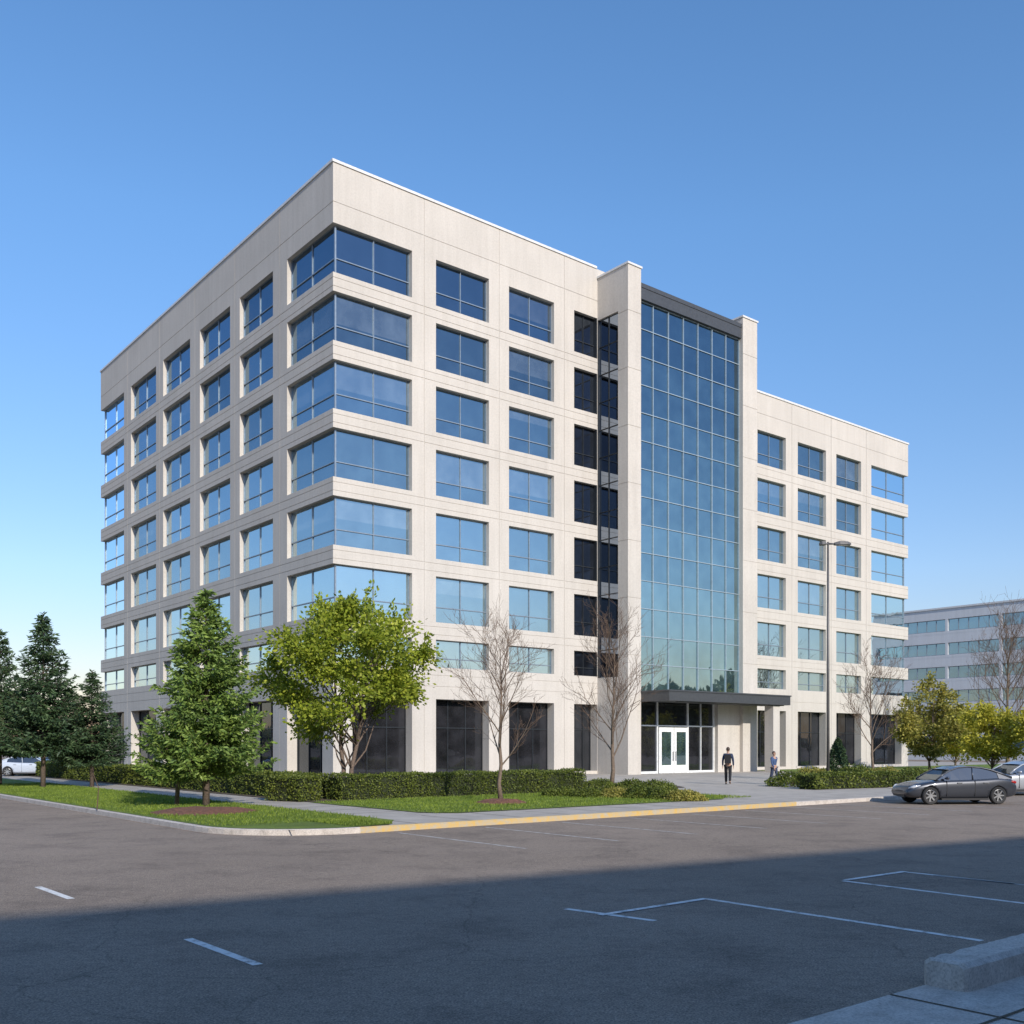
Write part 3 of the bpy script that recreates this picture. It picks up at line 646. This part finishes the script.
def shrub(loc,R,h,seed,label,mat='hedge',cone=False,n=3500,ls=.09):
    r=np.random.default_rng(seed); O=ob("shrub",None,loc=loc,label=label,category="shrub")
    d=unit(r.normal(size=(n,3))); d[:,2]=np.abs(d[:,2]); rr=r.uniform(.6,1.0,n)**.5
    rr*=1+.10*np.sin(4*np.arctan2(d[:,1],d[:,0])+seed)+.06*np.sin(7*d[:,2]+3*d[:,0]+seed)
    if cone:
        t=r.uniform(0,1,n); az_=r.uniform(0,6.283,n); c=np.stack([R*np.cos(az_)*(1-t)**.6*rr,R*np.sin(az_)*(1-t)**.6*rr,h*t],1)
    else: c=np.stack([d[:,0]*R*rr,d[:,1]*R*rr,d[:,2]*h*rr],1)
    a=unit(r.normal(size=(n,3))); b=unit(np.cross(a,r.normal(size=(n,3))))
    ob("foliage",vmesh("foliage",diamonds(c,a,b,r.uniform(.6,1.3,n)*ls,r.uniform(.25,.45,n)*ls),M[mat]),O)
    m=MB()
    for k in range(6):
        t=k*1.05; m.tube([(0,0,0),(math.cos(t)*R*.4,math.sin(t)*R*.4,h*.5)],[.02,.008],4,False)
    ob("stem",m.mesh("stem",M['bark']),O); return O
shrub(XY(838,58.5,Z),.75,2.4,5,"small conical evergreen shrub by the hedge",'dneedle',True,4500,.12)
k=0
for x,y in ((560,796),(590,797),(618,797),(642,798),(664,799),(684,800),(600,790),(630,791),(655,792)):
    k+=1; shrub(G(x,y,Z),random.uniform(.7,1.0),random.uniform(.3,.5) if y>793 else .5,30+k,"low rounded evergreen shrub beside the entrance lawn",'oleaf' if k in (3,6) else 'hedge',n=3000,ls=.075)
for x,y,h in ((792,786,.7),(815,784,.9),(858,783,1.0),(884,784,.9),(912,783,.8),(940,780,.7)):
    k+=1; shrub(G(x,y,Z),1.2,h,30+k,"rounded shrub in front of the office wing",'oleaf' if k%2 else 'hedge',n=2600,ls=.11)
def mulch(loc,R,label):
    m=MB(); ctr=(0,0,.16); ring=[]
    for k in range(28):
        a=k/28*6.283; q=R*(1+.06*math.sin(3*a)+random.uniform(-.03,.03)); ring.append((q*math.cos(a),q*math.sin(a),0.004))
    mid=[(x*.6+random.uniform(-.03,.03),y*.6,.12+random.uniform(-.02,.02)) for x,y,z in ring]
    for k in range(28):
        j=(k+1)%28; m.quad(ring[k],ring[j],mid[j],mid[k]); m.poly([mid[k],mid[j],ctr])
    ob("mulch_bed",m.mesh("mulch_bed",M['mulch'],True),loc=loc,kind="structure",label=label)
for p,R in MUL: mulch(p,R,"brown bark mulch ring")
m=MB(); m.tube([(0,0,0),(.05,0,.7),(-.12,0,1.15)],[.02,.015,.008],6)
ob("wooden_stake",m.mesh("wooden_stake",M['twig']),loc=G(97,810,.15),label="thin leaning wooden stake in the lawn",category="stake")
# ============================================================ STREET LAMP
Lp=ob("street_lamp",None,loc=XY(828,50.5,Z),label="tall dark street lamp with two arms at the car park edge",category="street lamp")
m=MB(); m.tube([(0,0,.4),(0,0,6),(0,0,12.15)],[.085,.07,.05],12); m.tube([(0,0,.38),(0,0,.42),(0,0,.6)],[.17,.17,.09],12); ob("pole",m.mesh("pole",M['pole'],True),Lp)
m=MB(); m.tube([(0,0,-.2),(0,0,.36),(0,0,.385)],[.26,.26,.23],16); ob("base",m.mesh("base",M['kerb']),Lp)
for sgn,LL in ((1,.8),(-1,.3)):
    m=MB(); m.tube([(0,0,12.06),(sgn*LL*.7,0,12.06)],[.05,.04],8); arm=ob("arm",m.mesh("arm",M['pole'],True),Lp)
    m=MB(); a=sgn*LL*.4; b=sgn*(LL*.4+.8 if sgn>0 else LL*.4+.3); x0,x1=min(a,b),max(a,b)
    i=len(m.v)
    for x,w,zt in ((x0,.12,.12),(x0+(x1-x0)*.3,.2,.18),(x0+(x1-x0)*.75,.22,.16),(x1,.12,.08)):
        m.v+=[(x,-w,12.0),(x,w,12.0),(x,w*.7,12.0+zt),(x,-w*.7,12.0+zt)]
    for s_ in range(3):
        for j in range(4): m.f.append((i+s_*4+j,i+s_*4+(j+1)%4,i+s_*4+4+(j+1)%4,i+s_*4+4+j))
    m.f+=[(i,i+1,i+2,i+3),(i+12,i+13,i+14,i+15)]
    hd=ob("lamp_head",m.mesh("lamp_head",M['pole']),arm)
m=MB(); m.box(.5,1.0,-.13,.13,11.975,11.998); ob("lamp_lens",m.mesh("lamp_lens",M['lens']),Lp)
# ============================================================ CARS
def paint(name,col,metal=.4):
    m,nt,b=newmat(name); v=coords(nt)
    nt.links.new(ramp(nt,noise(nt,v,120,2),[(.3,tuple(c*.9 for c in col)),(.7,tuple(c*1.1 for c in col))]),b.inputs["Base Color"])
    b.inputs["Metallic"].default_value=metal; b.inputs["Roughness"].default_value=.35; b.inputs["Coat Weight"].default_value=.8; b.inputs["Coat Roughness"].default_value=.04; return m
M['carglass']=glassmat("car_glass",(.55,.62,.68),.10,(.01,.011,.012),False,bs=.1)
M['rim']=simple("alloy_rim",(.45,.46,.47),.3,.8)
M['hl']=simple("headlight_lens",(.6,.62,.65),.08,.2); M['tl']=simple("tail_light_lens",(.35,.015,.01),.15)
M['trim']=simple("black_trim",(.02,.02,.022),.5)
def car_body():
    st=[(-2.24,.40,.72,.60,.66),(-2.18,.30,.80,.80,.76),(-2.0,.24,.96,.98,.83),(-1.55,.20,1.03,1.045,.88),(-.9,.19,.97,.99,.905),(0,.18,.94,.96,.91),(.8,.18,.92,.95,.905),(1.1,.19,.90,.93,.90),(1.7,.21,.80,.84,.875),(2.05,.24,.70,.735,.80),(2.2,.30,.58,.62,.70),(2.25,.38,.50,.54,.58)]
    bm=bmesh.new(); rings=[]
    for x,zb,zs,zt,w in st:
        half=[(0,zb),(w*.82,zb),(w*.97,zb+.10),(w,zb+(zs-zb)*.5),(w*.985,zs-.08),(w*.90,zs),(w*.55,zt),(0,zt+.01)]
        pts=[(x,y,z) for y,z in half]+[(x,-y,z) for y,z in half[-2:0:-1]]
        rings.append([bm.verts.new(p) for p in pts])
    n=len(rings[0])
    for a,b in zip(rings,rings[1:]):
        for i in range(n): bm.faces.new((a[i],a[(i+1)%n],b[(i+1)%n],b[i]))
    bm.faces.new(rings[0][::-1]); bm.faces.new(rings[-1]); bmesh.ops.recalc_face_normals(bm,faces=bm.faces)
    me=bpy.data.meshes.new("body"); bm.to_mesh(me); bm.free()
    o=bpy.data.objects.new("tmp",me); COL.objects.link(o); s=o.modifiers.new("s","SUBSURF"); s.levels=2; s.render_levels=2
    cut=[]
    for x in (-1.36,1.38):
        b2=bmesh.new(); bmesh.ops.create_cone(b2,cap_ends=True,segments=36,radius1=.375,radius2=.375,depth=2.4,matrix=Matrix.Translation((x,0,.33))@Matrix.Rotation(math.pi/2,4,'X'))
        m2=bpy.data.meshes.new("c"); b2.to_mesh(m2); b2.free(); c=bpy.data.objects.new("cut",m2); COL.objects.link(c); cut.append(c)
        bo=o.modifiers.new("b","BOOLEAN"); bo.operation='DIFFERENCE'; bo.object=c; bo.solver='EXACT'
    me2=evalmesh(o,"body")
    for c in cut: bpy.data.objects.remove(c)
    # smooth only the painted skin; the arch cut stays crisp
    me2.polygons.foreach_set("use_smooth",[True]*len(me2.polygons)); me2.materials.clear()
    return me2
bodymesh=car_body()
def lathe(prof,n=28):
    m=MB()
    for k in range(n):
        a,b=2*math.pi*k/n,2*math.pi*(k+1)/n
        for (r0,y0),(r1,y1) in zip(prof,prof[1:]):
            m.quad((r0*math.cos(a),y0,r0*math.sin(a)),(r0*math.cos(b),y0,r0*math.sin(b)),(r1*math.cos(b),y1,r1*math.sin(b)),(r1*math.cos(a),y1,r1*math.sin(a)))
    return m
tyre=lathe([(.22,-.09),(.30,-.10),(.33,-.07),(.335,0),(.33,.07),(.30,.10),(.20,.09)]).mesh("tyre",M['black'],True)
rm=lathe([(.235,-.085),(.218,-.092),(.21,-.06),(.205,-.04)])
for k in range(7):
    a=k/7*6.283; c,s=math.cos(a),math.sin(a); px,pz=-s,c
    rm.v+= [(c*.04+px*.03,-.075,s*.04+pz*.03),(c*.04-px*.03,-.075,s*.04-pz*.03),(c*.22-px*.022,-.085,s*.22-pz*.022),(c*.22+px*.022,-.085,s*.22+pz*.022)]; i=len(rm.v)-4; rm.f.append((i,i+1,i+2,i+3))
rm.poly([(.06*math.cos(t*.524),-.08,.06*math.sin(t*.524)) for t in range(12)])
rim=rm.mesh("rim",M['rim'])
hb=MB(); hb.poly([(.22*math.cos(t*.2618),-.035,.22*math.sin(t*.2618)) for t in range(24)]); hub=hb.mesh("hub",M['trim'])
def make_car(paintm,label,loc,rz,group=None,scale=(1,1,1)):
    C=ob("parked_car",None,loc=loc,rot=(0,0,rz),scale=scale,label=label,category="car",group=group)
    bme=bodymesh.copy(); bme.materials.append(paintm); body=ob("body",bme,C)
    top=[(-1.95,1.0),(-1.55,1.16),(-1.15,1.30),(-.75,1.385),(-.25,1.42),(.15,1.39),(.5,1.28),(.82,1.12),(1.12,.93)]; wb=.80
    def pt(x,z,sg,e=0):
        f=(z-.95)/.5; return (x,sg*(wb-.20*max(0,f)+e),z+e*.5)
    g=MB(); zbelt=lambda x:.93+(-x)*.02
    for (x0,z0),(x1,z1) in zip(top,top[1:]):
        for sg in (-1,1):
            g.quad((x0,sg*wb,zbelt(x0)-.04),(x1,sg*wb,zbelt(x1)-.04),pt(x1,z1,sg),pt(x0,z0,sg))
        g.quad(pt(x0,z0,-1),pt(x1,z1,-1),pt(x1,z1,1),pt(x0,z0,1))
    ob("window",g.mesh("window",M['carglass']),C)
    r=MB(); e=.018
    for (x0,z0),(x1,z1) in zip(top[2:-3],top[3:-2]):
        n=4
        for k in range(n):
            y0=-1+2*k/n; y1=-1+2*(k+1)/n
            q=lambda x,z,y:(x,y*(pt(x,z,1)[1]+e),z+e+.025*(1-y*y))
            r.quad(q(x0,z0,y0),q(x1,z1,y0),q(x1,z1,y1),q(x0,z0,y1))
    for sg in (-1,1):
        P=[Vector(pt(x,z,sg,.004)) for x,z in top]
        r.tube(P,[.05,.05,.042,.034,.032,.032,.032,.03,.03],6)
        b0=Vector((-.36,sg*(wb+.003),.93)); b1=Vector(pt(-.42,1.40,sg,.004)); r.tube([b0,b1],[.032,.026],4)
        r.quad((-1.93,sg*(wb+.012),.96),(-1.42,sg*(wb+.012),.95),pt(-1.36,1.22,sg,.014),pt(-1.7,1.10,sg,.014))
    ob("roof",r.mesh("roof",paintm,True),C)
    for sg in (-1,1):
        for x in (-1.36,1.38):
            w=ob("wheel",None,C,(x,sg*.80,.335),(0,0,0 if sg<0 else math.pi)); ob("tyre",tyre,w); ob("rim",rim,w); ob("hub",hub,w)
        m=MB(); m.tube([(.80,sg*.84,.98),(.76,sg*.95,1.0),(.72,sg*1.02,1.0)],[.025,.065,.045],8); ob("wing_mirror",m.mesh("wing_mirror",paintm,True),C)
        for x in (-.95,.12):
            m=MB(); m.box(x,x+.2,min(sg*.885,sg*.925),max(sg*.885,sg*.925),.80,.83); ob("door_handle",m.mesh("door_handle",M['rim']),C)
        m=MB(); m.tube([(1.75,sg*.79,.71),(2.0,sg*.73,.66),(2.13,sg*.6,.60)],[.03,.065,.045],8); ob("headlight",m.mesh("headlight",M['hl'],True),C)
        m=MB(); m.tube([(-1.93,sg*.80,.86),(-2.1,sg*.74,.83),(-2.17,sg*.55,.80)],[.04,.065,.05],8); ob("tail_light",m.mesh("tail_light",M['tl'],True),C)
    m=MB(); m.box(-.95,.95,-.89,.89,.17,.24); m.box(2.1,2.235,-.45,.45,.30,.42); ob("trim",m.mesh("trim",M['trim']),C)
    m=MB()
    for sg in (-1,1):
        for x in (-.4,.74): m.box(x-.006,x+.006,min(sg*.86,sg*.91),max(sg*.86,sg*.91),.32,.90)
    ob("door_seam",m.mesh("door_seam",M['trim']),C)
    return C
make_car(paint("graphite_paint",(.045,.05,.062)),"dark graphite grey saloon car parked on the asphalt",XY(953,38.3),math.pi+.10,"cars parked by the office",(.96,.96,.98))
make_car(paint("silver_paint",(.40,.42,.45)),"silver-grey saloon car parked beside other cars",XY(1022,45),math.pi+.14,"cars parked by the office",(1,1,1.03))
make_car(paint("black_paint",(.02,.022,.026)),"black saloon car parked beside other cars",XY(1034,53),math.pi+.2,"cars parked by the office")
make_car(paint("white_paint",(.45,.50,.58),.0),"pale blue-white car parked beyond the spruces",XY(30,68,.13),.25,"cars parked beyond the spruces",(.9,.9,.95))
make_car(paint("blue_paint",(.05,.10,.2)),"dark blue car parked beyond the spruces",XY(72,74,.13),.3,"cars parked beyond the spruces")
make_car(paint("red_paint",(.25,.08,.05)),"reddish car parked beyond the spruces",XY(-14,72,.13),.3,"cars parked beyond the spruces")
# ============================================================ PEOPLE
M['skin']=simple("skin",(.45,.27,.19),.5); M['hair']=simple("hair",(.05,.03,.02),.6)
M['navy']=simple("navy_cloth",(.025,.04,.09),.85); M['blackc']=simple("black_cloth",(.014,.014,.017),.85)
M['blue']=simple("blue_cloth",(.05,.09,.19),.85); M['jean']=simple("denim",(.04,.055,.10),.9)
M['shoe']=simple("shoe_leather",(.03,.022,.018),.5)
def skin(name,verts,edges,rad,mat,root=0,lv=1):
    me=bpy.data.meshes.new("sk"); me.from_pydata(verts,edges,[]); o=bpy.data.objects.new("sk",me); COL.objects.link(o)
    o.modifiers.new("skin","SKIN"); s=o.modifiers.new("s","SUBSURF"); s.levels=lv
    for i,r in enumerate(rad):
        r=r if isinstance(r,tuple) else (r,r); me.skin_vertices[0].data[i].radius=r; me.skin_vertices[0].data[i].use_root=(i==root)
    m=evalmesh(o,name); m.materials.clear(); m.materials.append(mat)
    m.polygons.foreach_set("use_smooth",[True]*len(m.polygons)); return m
def person(label,loc,rz,sc,top,bottom,stride,armsw,bag=False):
    P=ob("person",None,loc=loc,rot=(0,0,rz),scale=(sc,sc,sc),label=label,category="person")
    V=[];E=[];R=[]
    def a(p,r,par=None):
        V.append(p);R.append(r)
        if par is not None: E.append((par,len(V)-1))
        return len(V)-1
    pel=a((0,0,.95),.13); sp=a((0,.01,1.13),.115,pel); ch=a((0,0,1.33),(.15,.12),sp); nb=a((0,.01,1.46),.065,ch); nk=a((0,0,1.53),.052,nb)
    h1=a((0,-.01,1.60),.075,nk); h2=a((0,-.005,1.67),.092,h1); h3=a((0,.0,1.73),.07,h2)
    a((0,-.105,1.635),.012,h1); a((.082,0,1.65),.014,h2); a((-.082,0,1.65),.014,h2)
    leg={};arm={}
    for s in (-1,1):
        st=stride*s
        hip=a((s*.09,0,.88),.088,pel); kn=a((s*.10,-st*.22-.03,.50),.058,hip); an=a((s*.10,-st*.42+(.06 if st<0 else 0),.09+(.05 if st<0 else 0)),.038,kn); toe=a((s*.11,-st*.42-.15,.04),.035,an)
        leg[s]=(hip,kn,an,toe)
        sh=a((s*.18,0,1.42),.055,ch); el_=a((s*.235,st*armsw*.25+.02,1.15),.040,sh); wr=a((s*.245,st*armsw*.5-.06,.90),.027,el_); pa=a((s*.247,st*armsw*.55-.07,.83),(.035,.018),wr)
        y=st*armsw*.55-.07
        for k,(dy,L) in enumerate(((-.032,.065),(-.011,.08),(.011,.075),(.032,.06))):
            f1=a((s*.248,y+dy,.785),.009,pa); a((s*.238,y+dy*1.1,.785-L),.007,f1)
        t1=a((s*.235,y-.045,.82),.010,pa); a((s*.23,y-.065,.785),.008,t1)
        arm[s]=(sh,el_,wr)
    ob("body",skin("body",V,E,R,M['skin']),P)
    v=[V[pel],V[sp],V[ch],V[nb]]; r=[(.155,.125),(.14,.125),(.185,.14),.075]; e=[(0,1),(1,2),(2,3)]
    for s in (-1,1):
        i=len(v); v+=[V[arm[s][0]],V[arm[s][1]],V[arm[s][2]]]; r+=[.072,.056,.042]; e+=[(2,i),(i,i+1),(i+1,i+2)]
    ob("jacket",skin("jacket",v,e,r,top),P)
    v=[(0,0,.97)]; r=[(.15,.125)]; e=[]
    for s in (-1,1):
        q=leg[s]; i=len(v); v+=[V[q[0]],V[q[1]],V[q[2]]]; r+=[.108,.078,.06]; e+=[(0,i),(i,i+1),(i+1,i+2)]
    ob("trousers",skin("trousers",v,e,r,bottom),P)
    for s in (-1,1):
        q=leg[s]; x,y,z=V[q[2]]; ob("shoe",skin("shoe",[(x,y+.04,z-.04),(x,y-.06,z-.045),(x,y-.17,max(.035,z-.055))],[(0,1),(1,2)],[.045,.048,.04],M['shoe']),P)
    # hair: a close cap over crown and back of the head
    bm=bmesh.new(); bmesh.ops.create_uvsphere(bm,u_segments=20,v_segments=14,radius=1)
    for vv in bm.verts:
        x,y,z=vv.co; vv.co=Vector((x*.088,y*.098+.016,z*.105+1.685))
    bmesh.ops.delete(bm,geom=[vv for vv in bm.verts if (vv.co.y<-.03 and vv.co.z<1.70) or vv.co.z<1.61],context='VERTS')
    me=bpy.data.meshes.new("hair"); bm.to_mesh(me); bm.free(); me.materials.append(M['hair']); me.polygons.foreach_set("use_smooth",[True]*len(me.polygons)); ob("hair",me,P)
    if bag:
        bm=bmesh.new(); bmesh.ops.create_cube(bm,size=1,matrix=Matrix.Translation((0,.20,1.22))@Matrix.Diagonal((.3,.17,.42,1))); bmesh.ops.bevel(bm,geom=bm.edges[:],offset=.05,segments=3)
        me=bpy.data.meshes.new("backpack"); bm.to_mesh(me); bm.free(); me.materials.append(M['blackc']); ob("backpack",me,P)
    return P
person("person in dark jacket and black trousers walking by the entrance",G(728,784.5,.13),math.radians(165),1.1,M['navy'],M['blackc'],.38,.6,True)
person("person in blue jacket and jeans walking near the entrance",G(774,784.5,.13),math.radians(30),.98,M['blue'],M['jean'],.5,.8)
# ============================================================ LIGHT
az=math.atan2(sx,sy)
sd=Vector((math.sin(az)*math.cos(el),math.cos(az)*math.cos(el),math.sin(el)))
sun=bpy.data.lights.new("sun","SUN"); sun.energy=4.5; sun.angle=math.radians(.8); sun.color=(1,.93,.84)
so=bpy.data.objects.new("sun",sun); COL.objects.link(so); so.rotation_euler=sd.to_track_quat('Z','Y').to_euler()
w=bpy.data.worlds.new("World"); S.world=w; w.use_nodes=True; nt=w.node_tree
sk=nt.nodes.new("ShaderNodeTexSky"); sk.sky_type='NISHITA'; sk.sun_disc=False; sk.sun_elevation=el; sk.sun_rotation=az
sk.air_density=1.0; sk.dust_density=.3; sk.ozone_density=1.6
hs=nt.nodes.new("ShaderNodeHueSaturation"); hs.inputs["Saturation"].default_value=1.22; hs.inputs["Value"].default_value=1.42
nt.links.new(sk.outputs[0],hs.inputs["Color"])
tc=nt.nodes.new("ShaderNodeTexCoord"); sp=nt.nodes.new("ShaderNodeSeparateXYZ"); nt.links.new(tc.outputs["Generated"],sp.inputs[0])
rp=nt.nodes.new("ShaderNodeValToRGB"); e=rp.color_ramp.elements; e[0].position=0; e[0].color=(.48,.37,.40,1); e[1].position=.45; e[1].color=(1,.97,1,1)
e2=e.new(.16); e2.color=(.76,.69,.74,1)
nt.links.new(sp.outputs[2],rp.inputs[0])
mx=nt.nodes.new("ShaderNodeMix"); mx.data_type='RGBA'; mx.blend_type='MULTIPLY'; mx.inputs[0].default_value=1
nt.links.new(hs.outputs[0],mx.inputs[6]); nt.links.new(rp.outputs[0],mx.inputs[7])
nt.links.new(mx.outputs[2],nt.nodes["Background"].inputs[0]); nt.nodes["Background"].inputs[1].default_value=.15
# ============================================================ CAMERA
cam=bpy.data.cameras.new("camera"); cam.lens=36*F/1024; cam.sensor_width=36; cam.shift_y=(HZ-512)/1024; cam.clip_end=5000; cam.clip_start=.1
co=bpy.data.objects.new("camera",cam); COL.objects.link(co); co.location=(0,0,H); co.rotation_euler=(math.pi/2,0,0); S.camera=co
S.view_settings.view_transform='Standard'; S.view_settings.look='None'; S.view_settings.exposure=0
